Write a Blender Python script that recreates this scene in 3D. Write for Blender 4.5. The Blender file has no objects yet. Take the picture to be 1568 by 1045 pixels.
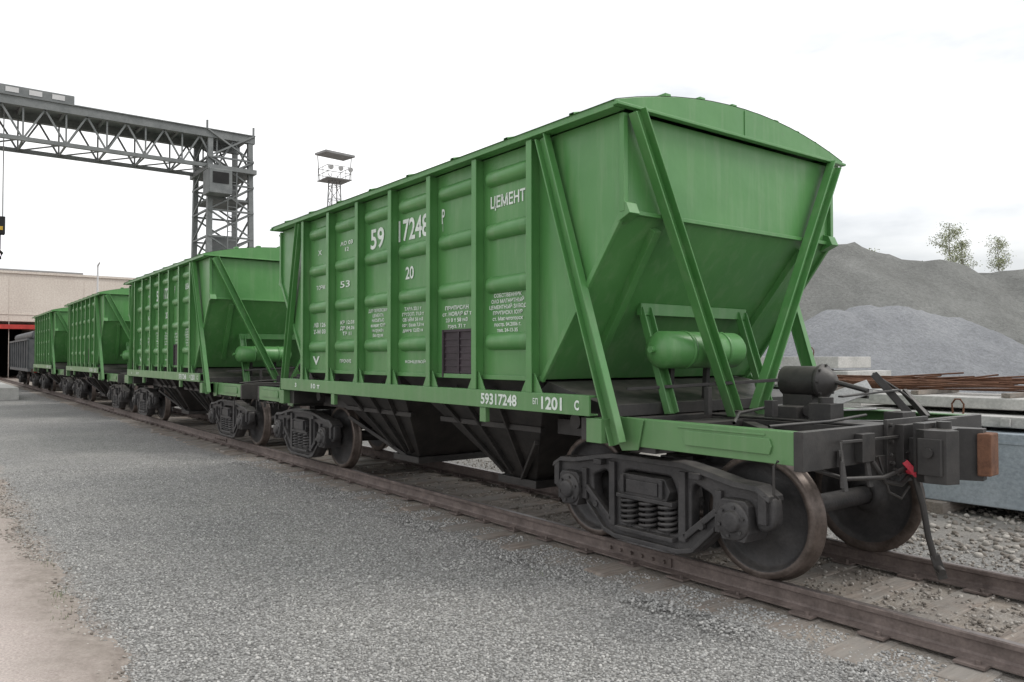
import bpy, bmesh, math, random
import numpy as np
from mathutils import Vector, Matrix, Euler
random.seed(4); rng=np.random.default_rng(7)
S=bpy.context.scene
S.view_settings.view_transform='Standard'
try: S.view_settings.look='None'
except Exception: pass
S.view_settings.exposure=0

# ------------------------------------------------------------ materials
def newmat(name):
    m=bpy.data.materials.new(name); m.use_nodes=True
    nt=m.node_tree; b=nt.nodes['Principled BSDF']
    return m,nt,b
def N(nt,t,**k):
    n=nt.nodes.new(t)
    for a,v in k.items(): setattr(n,a,v)
    return n
def noise(nt,vec,scale,detail=5,rough=.6):
    n=N(nt,'ShaderNodeTexNoise'); n.inputs['Scale'].default_value=scale
    n.inputs['Detail'].default_value=detail; n.inputs['Roughness'].default_value=rough
    nt.links.new(vec,n.inputs['Vector']); return n.outputs['Fac']
def ramp(nt,fac,stops):
    r=N(nt,'ShaderNodeValToRGB'); e=r.color_ramp.elements
    while len(e)<len(stops): e.new(.5)
    for i,(p,c) in enumerate(stops):
        e[i].position=p; e[i].color=(c[0],c[1],c[2],1) if hasattr(c,'__len__') else (c,c,c,1)
    nt.links.new(fac,r.inputs['Fac']); return r.outputs['Color']
def mix(nt,fac,a,b,bt='MIX'):
    m=N(nt,'ShaderNodeMix',data_type='RGBA',blend_type=bt)
    if isinstance(fac,(int,float)): m.inputs[0].default_value=fac
    else: nt.links.new(fac,m.inputs[0])
    for i,x in ((6,a),(7,b)):
        if hasattr(x,'is_output'): nt.links.new(x,m.inputs[i])
        else: m.inputs[i].default_value=(x[0],x[1],x[2],1)
    return m.outputs[2]
def objco(nt): return N(nt,'ShaderNodeTexCoord').outputs['Object']
def poso(nt): return N(nt,'ShaderNodeNewGeometry').outputs['Position']
def mapping(nt,vec,sc,loc=(0,0,0)):
    m=N(nt,'ShaderNodeMapping'); m.inputs['Scale'].default_value=sc; m.inputs['Location'].default_value=loc
    nt.links.new(vec,m.inputs['Vector']); return m.outputs[0]
def bump(nt,b,h,strength=.3,dist=.02):
    n=N(nt,'ShaderNodeBump'); n.inputs['Strength'].default_value=strength
    n.inputs['Distance'].default_value=dist
    nt.links.new(h,n.inputs['Height']); nt.links.new(n.outputs[0],b.inputs['Normal'])
def math_(nt,op,a,b=None,c=None):
    n=N(nt,'ShaderNodeMath',operation=op)
    for i,x in enumerate((a,b,c)):
        if x is None: continue
        if isinstance(x,(int,float)): n.inputs[i].default_value=x
        else: nt.links.new(x,n.inputs[i])
    return n.outputs[0]
def maprange(nt,v,a,b,c,d):
    n=N(nt,'ShaderNodeMapRange'); nt.links.new(v,n.inputs[0])
    for i,x in enumerate((a,b,c,d)): n.inputs[i+1].default_value=x
    return n.outputs[0]
def simple(name,c1,c2,scale=3,rough=.6,metal=0,bs=.15,bd=.01,fine=60,spec=.5,dust=0):
    m,nt,b=newmat(name); v=objco(nt)
    f=noise(nt,v,scale,5,.65)
    col=ramp(nt,f,[(.3,c1),(.7,c2)])
    f2=noise(nt,v,fine,3)
    col=mix(nt,.25,col,ramp(nt,f2,[(.3,.25),(.7,.9)]),'OVERLAY')
    if dust:
        g=N(nt,'ShaderNodeNewGeometry'); sp=N(nt,'ShaderNodeSeparateXYZ'); nt.links.new(g.outputs['Normal'],sp.inputs[0])
        up=maprange(nt,sp.outputs['Z'],.1,1,.10,dust)
        col=mix(nt,math_(nt,'MULTIPLY',up,ramp(nt,noise(nt,v,7,4),[(.35,.3),(.65,1)])),col,(.17,.155,.14))
    nt.links.new(col,b.inputs['Base Color'])
    b.inputs['Roughness'].default_value=rough; b.inputs['Metallic'].default_value=metal
    b.inputs['Specular IOR Level'].default_value=spec
    bump(nt,b,f2,bs,bd); return m

def green_mat():
    m,nt,b=newmat('green_paint'); v=objco(nt)
    f=noise(nt,v,.9,4,.55)
    col=ramp(nt,f,[(.3,(.062,.205,.056)),(.7,(.092,.262,.078))])
    st=noise(nt,mapping(nt,v,(5,5,.5)),1.6,5,.6)
    col=mix(nt,ramp(nt,st,[(.50,0),(.82,.38)]),col,(.24,.34,.20))
    sp=noise(nt,v,9,6,.7)
    col=mix(nt,ramp(nt,sp,[(.64,0),(.74,.40)]),col,(.12,.16,.09))
    sx=N(nt,'ShaderNodeSeparateXYZ'); nt.links.new(v,sx.inputs[0])
    low=maprange(nt,math_(nt,'MULTIPLY_ADD',noise(nt,v,4,4,.7),.8,sx.outputs['Z']),1.5,2.1,.28,0)
    col=mix(nt,low,col,(.17,.19,.14))
    nt.links.new(col,b.inputs['Base Color'])
    nt.links.new(ramp(nt,noise(nt,v,3,4),[(.3,.34),(.7,.50)]),b.inputs['Roughness'])
    b.inputs['Specular IOR Level'].default_value=.5
    b.inputs['Coat Weight'].default_value=.12; b.inputs['Coat Roughness'].default_value=.25
    bump(nt,b,noise(nt,v,2.3,3,.5),.4,.03)
    return m
GREEN=green_mat()
BLACK=simple('black_underframe_paint',(.012,.012,.013),(.034,.032,.031),4,.5,0,.2,.005,50,.5,.40)
BOGIE=simple('oily_cast_steel',(.018,.018,.020),(.052,.050,.052),5,.52,.0,.5,.007,45,.5,.55)
DUST=simple('dusty_black_steel',(.014,.013,.013),(.042,.038,.035),5,.55,0,.3,.005,50)
TREAD=simple('worn_wheel_steel',(.065,.050,.042),(.16,.13,.115),6,.42,.45,.15,.004,40)
WHITE=simple('white_lettering_paint',(.50,.58,.52),(.74,.80,.75),6,.5,0,.05,.002,60)
RUST=simple('rusty_steel',(.085,.038,.022),(.17,.080,.045),8,.85,.0,.4,.005,50)
RAILM=simple('rail_steel',(.09,.070,.063),(.19,.152,.138),7,.65,.05,.3,.004,50)
RAILTOP=simple('rail_running_surface',(.13,.11,.105),(.25,.22,.21),5,.4,.5,.1,.002,50)
CONC=simple('concrete',(.33,.33,.315),(.52,.51,.49),2,.9,0,.4,.01,30)
CONCB=simple('blue_grey_concrete',(.25,.29,.325),(.36,.40,.435),1.3,.85,0,.4,.01,25)
CRANE=simple('grey_crane_paint',(.11,.12,.122),(.19,.20,.20),2,.6,0,.1,.005,30)
MAST=simple('galvanised_mast',(.17,.17,.17),(.26,.26,.26),2,.6,0,.1,.005,30)
BEIGE=simple('beige_wall',(.52,.46,.41),(.60,.54,.48),.3,.9,0,.2,.01,8)
LIGHTW=simple('pale_wall',(.50,.50,.50),(.60,.60,.60),.5,.9)
RED=simple('red_paint',(.28,.02,.015),(.45,.04,.03),2,.6)
DARKIN=simple('dark_interior',(.008,.008,.009),(.02,.02,.02),2,.9)
GRILLE=simple('dark_purple_grille',(.020,.014,.018),(.045,.032,.04),4,.6)
GREYW=simple('grey_wagon_paint',(.045,.05,.055),(.10,.105,.11),2,.6)
YEL=simple('yellow_paint',(.4,.25,.02),(.5,.32,.03),2,.6)
REDV=simple('red_valve',(.5,.03,.05),(.6,.05,.08),4,.5)
BARK=simple('bark',(.16,.14,.12),(.34,.31,.28),8,.95)
GALV=simple('pale_lever_metal',(.35,.35,.35),(.5,.5,.5),5,.5,.3)

def wood_mat():
    m,nt,b=newmat('weathered_sleeper_wood'); v=objco(nt)
    g=noise(nt,mapping(nt,v,(14,1.2,14)),2.2,6,.7)
    col=ramp(nt,g,[(.25,(.10,.078,.064)),(.48,(.235,.195,.165)),(.75,(.40,.35,.305))])
    col=mix(nt,ramp(nt,noise(nt,v,1.9,5,.7),[(.38,0),(.60,.85)]),col,(.25,.235,.215))
    nt.links.new(col,b.inputs['Base Color']); b.inputs['Roughness'].default_value=.95
    bump(nt,b,g,.8,.02); return m
WOOD=wood_mat()

def ground_mat():
    m,nt,b=newmat('gravel_ground'); P=poso(nt)
    sep=N(nt,'ShaderNodeSeparateXYZ'); nt.links.new(P,sep.inputs[0])
    n=N(nt,'ShaderNodeTexVoronoi'); n.inputs['Scale'].default_value=56; nt.links.new(P,n.inputs['Vector']); v1=n
    bw=N(nt,'ShaderNodeRGBToBW'); nt.links.new(v1.outputs['Color'],bw.inputs[0])
    stone=ramp(nt,bw.outputs[0],[(.2,(.19,.187,.18)),(.5,(.305,.302,.293)),(.85,(.45,.447,.435))])
    crev=ramp(nt,v1.outputs['Distance'],[(.3,(1,1,1)),(.8,(.45,.45,.45))])
    stone=mix(nt,1,stone,crev,'MULTIPLY')
    big=noise(nt,P,.35,5,.65)
    stone=mix(nt,1,stone,ramp(nt,big,[(.3,(.84,.84,.85)),(.7,(1.12,1.11,1.09))]),'MULTIPLY')
    dn=noise(nt,P,3.5,6,.7)
    dirt=ramp(nt,dn,[(.25,(.15,.125,.105)),(.5,(.28,.245,.21)),(.75,(.43,.395,.355))])
    wob=noise(nt,P,1.6,4,.65)
    ab=math_(nt,'ABSOLUTE',sep.outputs['Y'])
    ad=math_(nt,'MULTIPLY_ADD',wob,1.2,ab)
    mk=maprange(nt,ad,1.75,2.0,1,0)
    patch=ramp(nt,noise(nt,P,2.2,4,.7),[(.30,.45),(.6,1)])
    col=mix(nt,math_(nt,'MULTIPLY',mk,patch),stone,dirt)
    far=ramp(nt,noise(nt,P,1.2,6,.75),[(.3,(.13,.12,.11)),(.7,(.33,.31,.285))])
    col=mix(nt,maprange(nt,sep.outputs['Y'],1.5,3.0,0,.8),col,far)
    yy=math_(nt,'MULTIPLY_ADD',wob,-.7,sep.outputs['Y'])
    col=mix(nt,maprange(nt,yy,-5.25,-5.55,0,.8),col,mix(nt,.5,dirt,(.34,.28,.25)))
    nt.links.new(col,b.inputs['Base Color']); b.inputs['Roughness'].default_value=.95
    b.inputs['Specular IOR Level'].default_value=.2
    bump(nt,b,math_(nt,'MULTIPLY',v1.outputs['Distance'],-1),.6,.01)
    return m
GROUND=ground_mat()
def stone_mat(name,stops):
    m,nt,b=newmat(name)
    g=N(nt,'ShaderNodeNewGeometry')
    col=ramp(nt,g.outputs['Random Per Island'],stops)
    nt.links.new(col,b.inputs['Base Color']); b.inputs['Roughness'].default_value=.92
    b.inputs['Specular IOR Level'].default_value=.25
    return m
STONE=stone_mat('crushed_stone',[(0,(.20,.197,.19)),(.4,(.312,.309,.30)),(.8,(.41,.407,.395)),(1,(.54,.53,.51))])
BSTONE=stone_mat('dusty_ballast_stone',[(0,(.16,.14,.12)),(.5,(.29,.265,.24)),(1,(.45,.425,.39))])
def road_mat():
    m,nt,b=newmat('pinkish_concrete_road'); P=poso(nt)
    sep=N(nt,'ShaderNodeSeparateXYZ'); nt.links.new(P,sep.inputs[0])
    col=ramp(nt,noise(nt,P,1.1,6,.7),[(.3,(.36,.305,.28)),(.7,(.49,.43,.40))])
    f=noise(nt,P,60,4,.8)
    col=mix(nt,.55,col,ramp(nt,f,[(.3,.2),(.7,.85)]),'OVERLAY')
    w=math_(nt,'MULTIPLY_ADD',noise(nt,P,2.2,5,.75),.9,sep.outputs['Y'])
    dirt=ramp(nt,noise(nt,P,9,5,.8),[(.3,(.17,.14,.12)),(.7,(.34,.30,.265))])
    col=mix(nt,maprange(nt,w,-5.15,-4.7,0,.9),col,dirt)
    nt.links.new(col,b.inputs['Base Color']); b.inputs['Roughness'].default_value=.95
    bump(nt,b,f,.6,.01); return m
ROAD=road_mat()
def mound_mat(name,c1,c2):
    m,nt,b=newmat(name); P=poso(nt)
    col=ramp(nt,noise(nt,P,.22,7,.7),[(.32,c1),(.68,c2)])
    f=noise(nt,P,4.5,5,.85)
    col=mix(nt,.6,col,ramp(nt,f,[(.3,.25),(.7,.72)]),'OVERLAY')
    nt.links.new(col,b.inputs['Base Color']); b.inputs['Roughness'].default_value=1
    b.inputs['Specular IOR Level'].default_value=.1
    bump(nt,b,f,.8,.25); return m
MOUND=mound_mat('crushed_rock_heap',(.18,.183,.175),(.275,.28,.268))
MOUND2=mound_mat('pale_rock_heap',(.25,.26,.275),(.335,.345,.36))
def leaf_mat(name,stops):
    m,nt,b=newmat(name); g=N(nt,'ShaderNodeNewGeometry')
    nt.links.new(ramp(nt,g.outputs['Random Per Island'],stops),b.inputs['Base Color'])
    b.inputs['Roughness'].default_value=.8; return m
LEAF=leaf_mat('leaves',[(0,(.12,.14,.07)),(.6,(.26,.29,.15)),(1,(.40,.42,.25))])
GRASS=leaf_mat('grass_blades',[(0,(.06,.10,.03)),(1,(.15,.20,.07))])

# ------------------------------------------------------------ mesh builder
class MB:
    def __init__(s): s.v=[]; s.f=[]; s.sm=[]
    def add(s,vs,fs,smooth=False):
        o=len(s.v); s.v+=[tuple(v) for v in vs]
        for f in fs: s.f.append([i+o for i in f]); s.sm.append(smooth)
    def box(s,x0,x1,y0,y1,z0,z1):
        x0,x1=min(x0,x1),max(x0,x1); y0,y1=min(y0,y1),max(y0,y1)
        v=[(x0,y0,z0),(x1,y0,z0),(x1,y1,z0),(x0,y1,z0),(x0,y0,z1),(x1,y0,z1),(x1,y1,z1),(x0,y1,z1)]
        s.add(v,[(0,3,2,1),(4,5,6,7),(0,1,5,4),(1,2,6,5),(2,3,7,6),(3,0,4,7)])
    def frame(s,p,q,up):
        p=Vector(p);q=Vector(q);d=(q-p).normalized();up=Vector(up)
        if abs(d.dot(up))>.98*up.length: up=Vector((1,0,0)) if abs(d.x)<.9 else Vector((0,1,0))
        sd=d.cross(up).normalized();u=sd.cross(d).normalized();return p,q,d,sd,u
    def beam(s,p,q,w,h,up=(0,0,1),off=(0,0)):
        p,q,d,sd,u=s.frame(p,q,up); o=sd*off[0]+u*off[1]
        v=[e+o+sd*a*w/2+u*b*h/2 for e in (p,q) for a,b in((-1,-1),(1,-1),(1,1),(-1,1))]
        s.add(v,[(0,1,2,3),(7,6,5,4),(0,4,5,1),(1,5,6,2),(2,6,7,3),(3,7,4,0)])
    def ch(s,p,q,w,h,t=.012,up=(0,0,1)):
        s.beam(p,q,w,t,up)
        s.beam(p,q,t,h,up,(w/2,h/2-t)); s.beam(p,q,t,h,up,(-w/2,h/2-t))
    def cyl(s,p,q,r,r2=None,n=16,caps=True,smooth=True):
        r2=r if r2 is None else r2
        p,q,d,sd,u=s.frame(p,q,(0,0,1)); v=[]
        for e,rr in((p,r),(q,r2)):
            for i in range(n):
                a=2*math.pi*i/n; v.append(e+sd*math.cos(a)*rr+u*math.sin(a)*rr)
        s.add(v,[(i,(i+1)%n,n+(i+1)%n,n+i) for i in range(n)],smooth)
        if caps: s.add(v[:n],[list(range(n))[::-1]]); s.add(v[n:],[list(range(n))])
    def rev(s,prof,c,axis,n=48,closed=False):
        c=Vector(c);ax=Vector(axis).normalized()
        _,_,d,sd,u=s.frame(c,c+ax,(0,0,1)); v=[]
        for o,r in prof:
            for i in range(n):
                a=2*math.pi*i/n; v.append(c+ax*o+sd*math.cos(a)*r+u*math.sin(a)*r)
        m=len(prof); fs=[]
        for j in range(m if closed else m-1):
            k=(j+1)%m
            for i in range(n): fs.append((j*n+i,j*n+(i+1)%n,k*n+(i+1)%n,k*n+i))
        s.add(v,fs,True)
    def prism(s,pts,off):
        off=Vector(off); n=len(pts); v=[Vector(p) for p in pts]; v+=[p+off for p in v]
        s.add(v,[list(range(n))[::-1],list(range(n,2*n))]+[(i,(i+1)%n,n+(i+1)%n,n+i) for i in range(n)])
    def tube(s,path,r,n=8):
        path=[Vector(p) for p in path]; v=[];m=len(path)
        for j,p in enumerate(path):
            d=(path[min(j+1,m-1)]-path[max(j-1,0)]).normalized()
            up=Vector((0,0,1)) if abs(d.z)<.9 else Vector((0,1,0))
            sd=d.cross(up).normalized();u=sd.cross(d)
            for i in range(n):
                a=2*math.pi*i/n; v.append(p+sd*math.cos(a)*r+u*math.sin(a)*r)
        s.add(v,[(j*n+i,j*n+(i+1)%n,(j+1)*n+(i+1)%n,(j+1)*n+i) for j in range(m-1) for i in range(n)],True)
    def merge(s,me,M):
        o=len(s.v); s.v+=[tuple(M@v.co) for v in me.vertices]
        for p in me.polygons: s.f.append([i+o for i in p.vertices]); s.sm.append(p.use_smooth)
    def mesh(s,name,mat):
        me=bpy.data.meshes.new(name); me.from_pydata(s.v,[],s.f)
        me.polygons.foreach_set('use_smooth',s.sm); me.update()
        bm=bmesh.new(); bm.from_mesh(me); bmesh.ops.recalc_face_normals(bm,faces=bm.faces); bm.to_mesh(me); bm.free()
        me.materials.append(mat); return me
    def obj(s,name,mat,parent=None,bevel=0):
        return place(s.mesh(name,mat),name,parent,bevel)
def place(me,name,parent=None,bevel=0,loc=(0,0,0)):
    o=bpy.data.objects.new(name,me); S.collection.objects.link(o); o.location=loc
    if parent: o.parent=parent
    if bevel:
        b=o.modifiers.new('bevel','BEVEL'); b.width=bevel; b.segments=2; b.limit_method='ANGLE'; b.angle_limit=math.radians(40)
        b.harden_normals=False
    return o
def empty(name,loc=(0,0,0)):
    o=bpy.data.objects.new(name,None); S.collection.objects.link(o); o.location=loc; o.empty_display_size=.3; return o
def tomesh(cu):
    o=bpy.data.objects.new('tmp',cu); S.collection.objects.link(o)
    dg=bpy.context.evaluated_depsgraph_get(); me=bpy.data.meshes.new_from_object(o.evaluated_get(dg))
    bpy.data.objects.remove(o); return me
def plate(outline,holes,th,bev=.012):
    cu=bpy.data.curves.new('pl','CURVE'); cu.dimensions='2D'; cu.fill_mode='BOTH'; cu.extrude=th/2-bev; cu.bevel_depth=bev; cu.bevel_resolution=1
    for pts in [outline]+holes:
        sp=cu.splines.new('POLY'); sp.points.add(len(pts)-1); sp.use_cyclic_u=True
        for i,(x,z) in enumerate(pts): sp.points[i].co=(x,z,0,1)
    return tomesh(cu)
def rnd(pts,r=.04,k=3):
    out=[];n=len(pts)
    for i in range(n):
        p=Vector((pts[i][0],pts[i][1])); a=Vector(pts[i-1]);b=Vector(pts[(i+1)%n])
        da=(a-p);db=(b-p);ra=min(r,da.length*.45);rb=min(r,db.length*.45)
        A=p+da.normalized()*ra;B=p+db.normalized()*rb
        for j in range(k+1):
            t=j/k; q=A*(1-t)**2+p*2*t*(1-t)+B*t*t; out.append((q.x,q.y))
    return out

# ------------------------------------------------------------ lettering
letters=MB()
def text(st,x0,x1,zc,h,y=-1.507,bold=.012):
    cu=bpy.data.curves.new('t','FONT'); cu.body=st; cu.size=1; cu.offset=bold; cu.resolution_u=3
    cu.space_line=1.15; cu.align_x='CENTER'
    me=tomesh(cu)
    if not me.vertices: return
    xs=[v.co.x for v in me.vertices]; ys=[v.co.y for v in me.vertices]
    sx=(x1-x0)/(max(xs)-min(xs)); sy=h/(max(ys)-min(ys))
    M=Matrix(((sx,0,0,x0-min(xs)*sx),(0,0,0,y),(0,sy,0,zc-h/2-min(ys)*sy),(0,0,0,1)))
    letters.merge(me,M)
text('59',-.60,-.24,3.19,.26,bold=.02); text('3',-.15,-.045,3.19,.26,bold=.02)
text('17248',.13,.82,3.20,.26,bold=.02)
text('P',1.10,1.16,3.24,.16); text('I',1.12,1.125,3.13,.11)
text('ЦЕМЕНТ',2.02,2.58,3.23,.145,bold=.025)
text('20',.30,.49,2.69,.15,bold=.02)
text('АО 03\n12',-1.5,-1.12,3.2,.14,bold=.02); text('53',-1.5,-1.2,2.69,.09)
text('СОБСТВЕННИК\nОАО МАГНИТНЫЙ\nЦЕМЕНТНЫЙ ЗАВОД\nПРИПИСКА ЮУР\nст. Магнитогорск\nпостр. 04.2006 г.\nтел. 24-13-35',2.0,2.60,2.14,.38,bold=.02)
text('ПРИПИСАН\nст. НОВАЯ 67 т\n23 0 т 58 м3\nгруз. 71 т',1.12,1.68,2.13,.25,bold=.02)
text('ТАРА 23,1 т\nГРУЗОП. 71,0 т\nОБЪЁМ 56 м3\nосн. база 7,8 м\nдлина 12,02 м',.22,.72,2.14,.30,bold=.02)
text('ДЛЯ ПЕРЕВОЗКИ\nЦЕМЕНТА\nНАСЫПЬЮ\nвозврат ЮУР\nне гружён.\nбез груза',-.65,-.14,2.13,.36,bold=.02)
text('КР 12.03\nДР 04.06\nТР 11',-1.5,-1.05,2.1,.20,bold=.02)
text('АВ 126\nХ-М 03',-2.4,-1.98,2.12,.16,bold=.02)
text('X',-2.25,-2.12,3.2,.07); text('ТОРМ',-2.3,-2.0,2.7,.06)
text('КОНЦЕВОЙ',.3,.76,1.655,.05,bold=.02); text('ПРОЧИЕ',-1.5,-1.15,1.655,.05,bold=.02); text('V',-2.42,-2.18,1.66,.12,bold=.03)
text('59317248',2.02,2.60,1.30,.11,y=-1.626,bold=.03)
text('1201',2.96,3.24,1.30,.115,y=-1.626,bold=.03)
text('БП',2.84,2.91,1.31,.055,y=-1.626); text('C',3.40,3.46,1.30,.085,y=-1.626,bold=.04)
text('10 т',-2.2,-1.9,1.30,.07,y=-1.626,bold=.03); text('3',-2.8,-2.74,1.30,.06,y=-1.626,bold=.03)
LET=letters.mesh('lettering',WHITE)

# ------------------------------------------------------------ hopper wagon meshes
cb=.10
G=MB(); K=MB(); D=MB(); GR=MB()
prof=[(-3.76,3.70),(3.76,3.70),(3.76,2.88),(2.72,1.5),(-2.72,1.5),(-3.76,2.88)]
G.prism([(cb+x,-1.5,z) for x,z in prof],(0,3.0,0))
posts=[cb-2.67+.89*i for i in range(7)]
for sy in(-1,1):
    Y=lambda y: sy*y
    for px in posts:
        G.box(px-.008,px+.008,Y(1.498),Y(1.605),1.36,3.69)
        G.box(px-.040,px+.040,Y(1.605),Y(1.62),1.386,3.692)
        G.prism([(px-.16,Y(1.575),1.375),(px+.16,Y(1.575),1.375),(px+.045,Y(1.575),1.56),(px-.045,Y(1.575),1.56)],(0,Y(.012),0))
    for i in range(6):
        a=posts[i]+.085;b=posts[i+1]-.085
        for zc,hh in((3.48,.085),(2.95,.085),(2.42,.085),(1.86,.085)):
            if i==4 and zc<2: continue
            sec=[(1.499,zc-hh),(1.535,zc-hh+.012),(1.568,zc-hh+.045),(1.575,zc+.005),(1.558,zc+hh-.035),(1.525,zc+hh-.010),(1.499,zc+hh)]
            n=len(sec); vs=[]
            for xx,k in((a,0),(a+.03,.75),(a+.08,1),(b-.08,1),(b-.03,.75),(b,0)):
                for yv,zv in sec: vs.append((xx,Y(1.499+(yv-1.499)*k),zc+(zv-zc)*(.72+.28*k)))
            G.add(vs,[(j*n+i2,j*n+i2+1,(j+1)*n+i2+1,(j+1)*n+i2) for j in range(5) for i2 in range(n-1)],True)
    G.box(cb-2.74,cb+2.74,Y(1.497),Y(1.53),1.485,1.53)
    G.box(cb-3.48,cb+3.48,Y(1.60),Y(1.622),1.215,1.385)
    G.box(cb-3.48,cb+3.48,Y(1.50),Y(1.60),1.368,1.383); G.box(cb-3.48,cb+3.48,Y(1.52),Y(1.60),1.217,1.232)
    for bx in(-1.6,1.93): G.box(cb+bx-.05,cb+bx+.05,Y(1.56),Y(1.612),1.07,1.214)
    G.box(cb-3.80,cb+3.80,Y(1.52),Y(1.645),3.70,3.76)
    x0,x1=posts[4]+.16,posts[5]-.10
    GR.box(x0,x1,Y(1.49),Y(1.512),1.50,1.98)
    for z in np.arange(1.54,1.96,.07): GR.box(x0+.02,x1-.02,Y(1.512),Y(1.520),z,z+.018)
    for x in (x0,x1-.03): GR.box(x,x+.03,Y(1.505),Y(1.535),1.49,2.0)
    GR.box(x0+.03,x1-.03,Y(1.513),Y(1.53),1.975,2.0); GR.box((x0+x1)/2-.01,(x0+x1)/2+.01,Y(1.513),Y(1.527),1.5,1.975)
for s in(1,-1):
    X=lambda x: cb+s*x
    for sy in(-1,1):
        Y=lambda y: sy*y
        G.beam((X(3.775),Y(1.51),3.68),(X(3.775),Y(1.51),2.88),.05,.05,(1,0,0))
        G.beam((X(3.77),Y(1.51),2.88),(X(2.73),Y(1.51),1.49),.05,.035,(0,1,0))
        G.prism([(X(3.74),Y(1.53),2.98),(X(3.82),Y(1.53),2.95),(X(3.86),Y(1.53),2.86),(X(3.72),Y(1.53),2.80)],(0,Y(-.12),0))
        G.ch((X(2.84),Y(1.575),3.69),(X(3.70),Y(1.49),1.0),.12,.075,.014,(0,Y(1),0))
        G.ch((X(3.84),Y(1.45),3.69),(X(3.80),Y(.16),1.2),.12,.09,.014,(s,0,0))
        G.ch((X(3.23),Y(.71),2.15),(X(3.55),Y(.71),1.2),.11,.07,.014,(s,0,0))
        G.beam((X(3.70),Y(1.08),2.80),(X(2.86),Y(.98),1.69),.08,.07,(s,0,-.7),(0,.03))
        G.box(X(3.56),X(5.2),Y(1.345),Y(1.36),.975,1.20)
        G.box(X(3.56),X(5.2),Y(1.25),Y(1.345),1.187,1.20); G.box(X(3.56),X(5.2),Y(1.27),Y(1.345),.977,.99)
        G.prism([(X(4.28),Y(1.359),1.035),(X(5.02),Y(1.359),1.035),(X(5.04),Y(1.359),1.09),(X(5.02),Y(1.359),1.145),(X(4.28),Y(1.359),1.145),(X(4.26),Y(1.359),1.09)],(0,Y(.018),0))
        G.box(X(4.2),X(4.98),Y(1.3595),Y(1.368),1.160,1.175)
        G.prism([(X(3.40),Y(1.37),1.22),(X(3.86),Y(1.37),1.20),(X(3.80),Y(1.37),.95),(X(3.62),Y(1.37),.93)],(0,Y(.014),0))
        G.box(X(3.42),X(3.60),Y(1.36),Y(1.60),1.0,1.20)
        K.box(X(5.2),X(5.27),Y(.0),Y(1.362),.94,1.205)
        K.box(X(3.5),X(5.2),Y(.16),Y(.20),.88,1.16)
        K.beam((X(5.15),Y(1.25),1.1),(X(4.0),Y(.2),1.1),.10,.08)
        K.box(X(3.25),X(3.6),Y(.2),Y(1.5),1.0,1.19)
        K.box(X(3.65),X(3.95),Y(.2),Y(1.34),.93,1.15)
        K.tube([(X(5.1),Y(1.39),1.0),(X(5.1),Y(1.44),.97),(X(5.1),Y(1.44),.78),(X(5.1),Y(1.39),.75)],.01)
        K.box(X(4.95),X(4.99),Y(.2),Y(1.34),1.05,1.16)
    G.box(X(3.21),X(3.27),-.78,.78,2.09,2.20)
    G.box(X(3.77),X(3.80),-1.5,1.5,2.865,2.90)
    K.box(X(3.45),X(5.2),-.16,.16,1.165,1.18)
    K.beam((X(5.24),-.45,.90),(X(5.24),.45,.90),.09,.16)
    K.box(X(5.2),X(5.36),-.20,.20,.84,1.20)
    K.box(X(5.27),X(5.30),-.32,.32,.76,1.24)
    K.prism([(X(5.34),-.12,.90),(X(5.34),.12,.90),(X(5.34),.12,1.10),(X(5.34),-.12,1.10)],(s*.2,0,0))
    K.prism([(X(5.46),-.22,.80),(X(5.54),-.27,.80),(X(5.68),-.24,.80),(X(5.72),-.13,.80),(X(5.64),-.06,.80),(X(5.62),.08,.80),(X(5.76),.16,.80),(X(5.74),.27,.80),(X(5.48),.22,.80)],(0,0,.38))
    K.box(X(5.50),X(5.66),-.285,-.245,.86,1.12); K.box(X(5.42),X(5.50),-.18,.18,.86,1.22)
    K.cyl((X(5.56),0,1.18),(X(5.56),0,1.23),.05); K.cyl((X(5.58),-.29,1.02),(X(5.58),-.31,1.02),.035,n=10)
    for by in(-.28,.28):
        for bz in(.80,.92,1.08,1.20): K.cyl((X(5.29),by,bz),(X(5.325),by,bz),.016,n=6)
    K.cyl((X(4.02),.34,1.49),(X(4.36),.34,1.49),.135,n=24)
    K.rev([(0,.135),(.02,.155),(.05,.155),(.06,.13),(.12,.09),(.15,.05),(.16,.001)],(X(4.36),.34,1.49),(s,0,0),24)
    for kk in range(8):
        a=kk*math.pi/4; K.cyl((X(4.37),.34+.142*math.cos(a),1.49+.142*math.sin(a)),(X(4.43),.34+.142*math.cos(a),1.49+.142*math.sin(a)),.012,n=6)
    K.box(X(4.05),X(4.34),.24,.44,1.18,1.37)
    K.cyl((X(4.5),.34,1.49),(X(4.8),.34,1.42),.022,n=8)
    K.beam((X(4.75),.0,1.38),(X(4.85),.75,1.42),.05,.015)
    K.beam((X(4.5),.9,1.34),(X(3.4),.95,1.40),.03,.03)
    K.beam((X(3.3),-1.0,1.42),(X(4.1),.1,1.5),.028,.028)
    K.beam((X(3.8),-.5,1.2),(X(3.8),-.5,1.44),.05,.05); K.beam((X(4.3),-.3,1.2),(X(4.3),-.3,1.34),.08,.08)
    K.beam((X(4.95),.80,1.18),(X(4.70),.62,1.56),.045,.06); K.beam((X(5.0),.95,1.18),(X(4.75),1.05,1.40),.04,.05)
    K.tube([(X(4.70),.62,1.56),(X(4.72),.75,1.50),(X(4.8),.95,1.38),(X(4.95),1.1,1.2)],.012)
    K.box(X(4.52),X(4.72),-.1,.1,1.18,1.32); K.cyl((X(4.62),0,1.32),(X(4.62),0,1.37),.06)
    K.box(X(4.9),X(5.06),.4,.62,1.18,1.25); K.box(X(4.15),X(4.4),-.08,.16,1.18,1.28)
    K.cyl((X(4.45),.0,1.25),(X(4.45),.25,1.25),.05,n=12)
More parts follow.
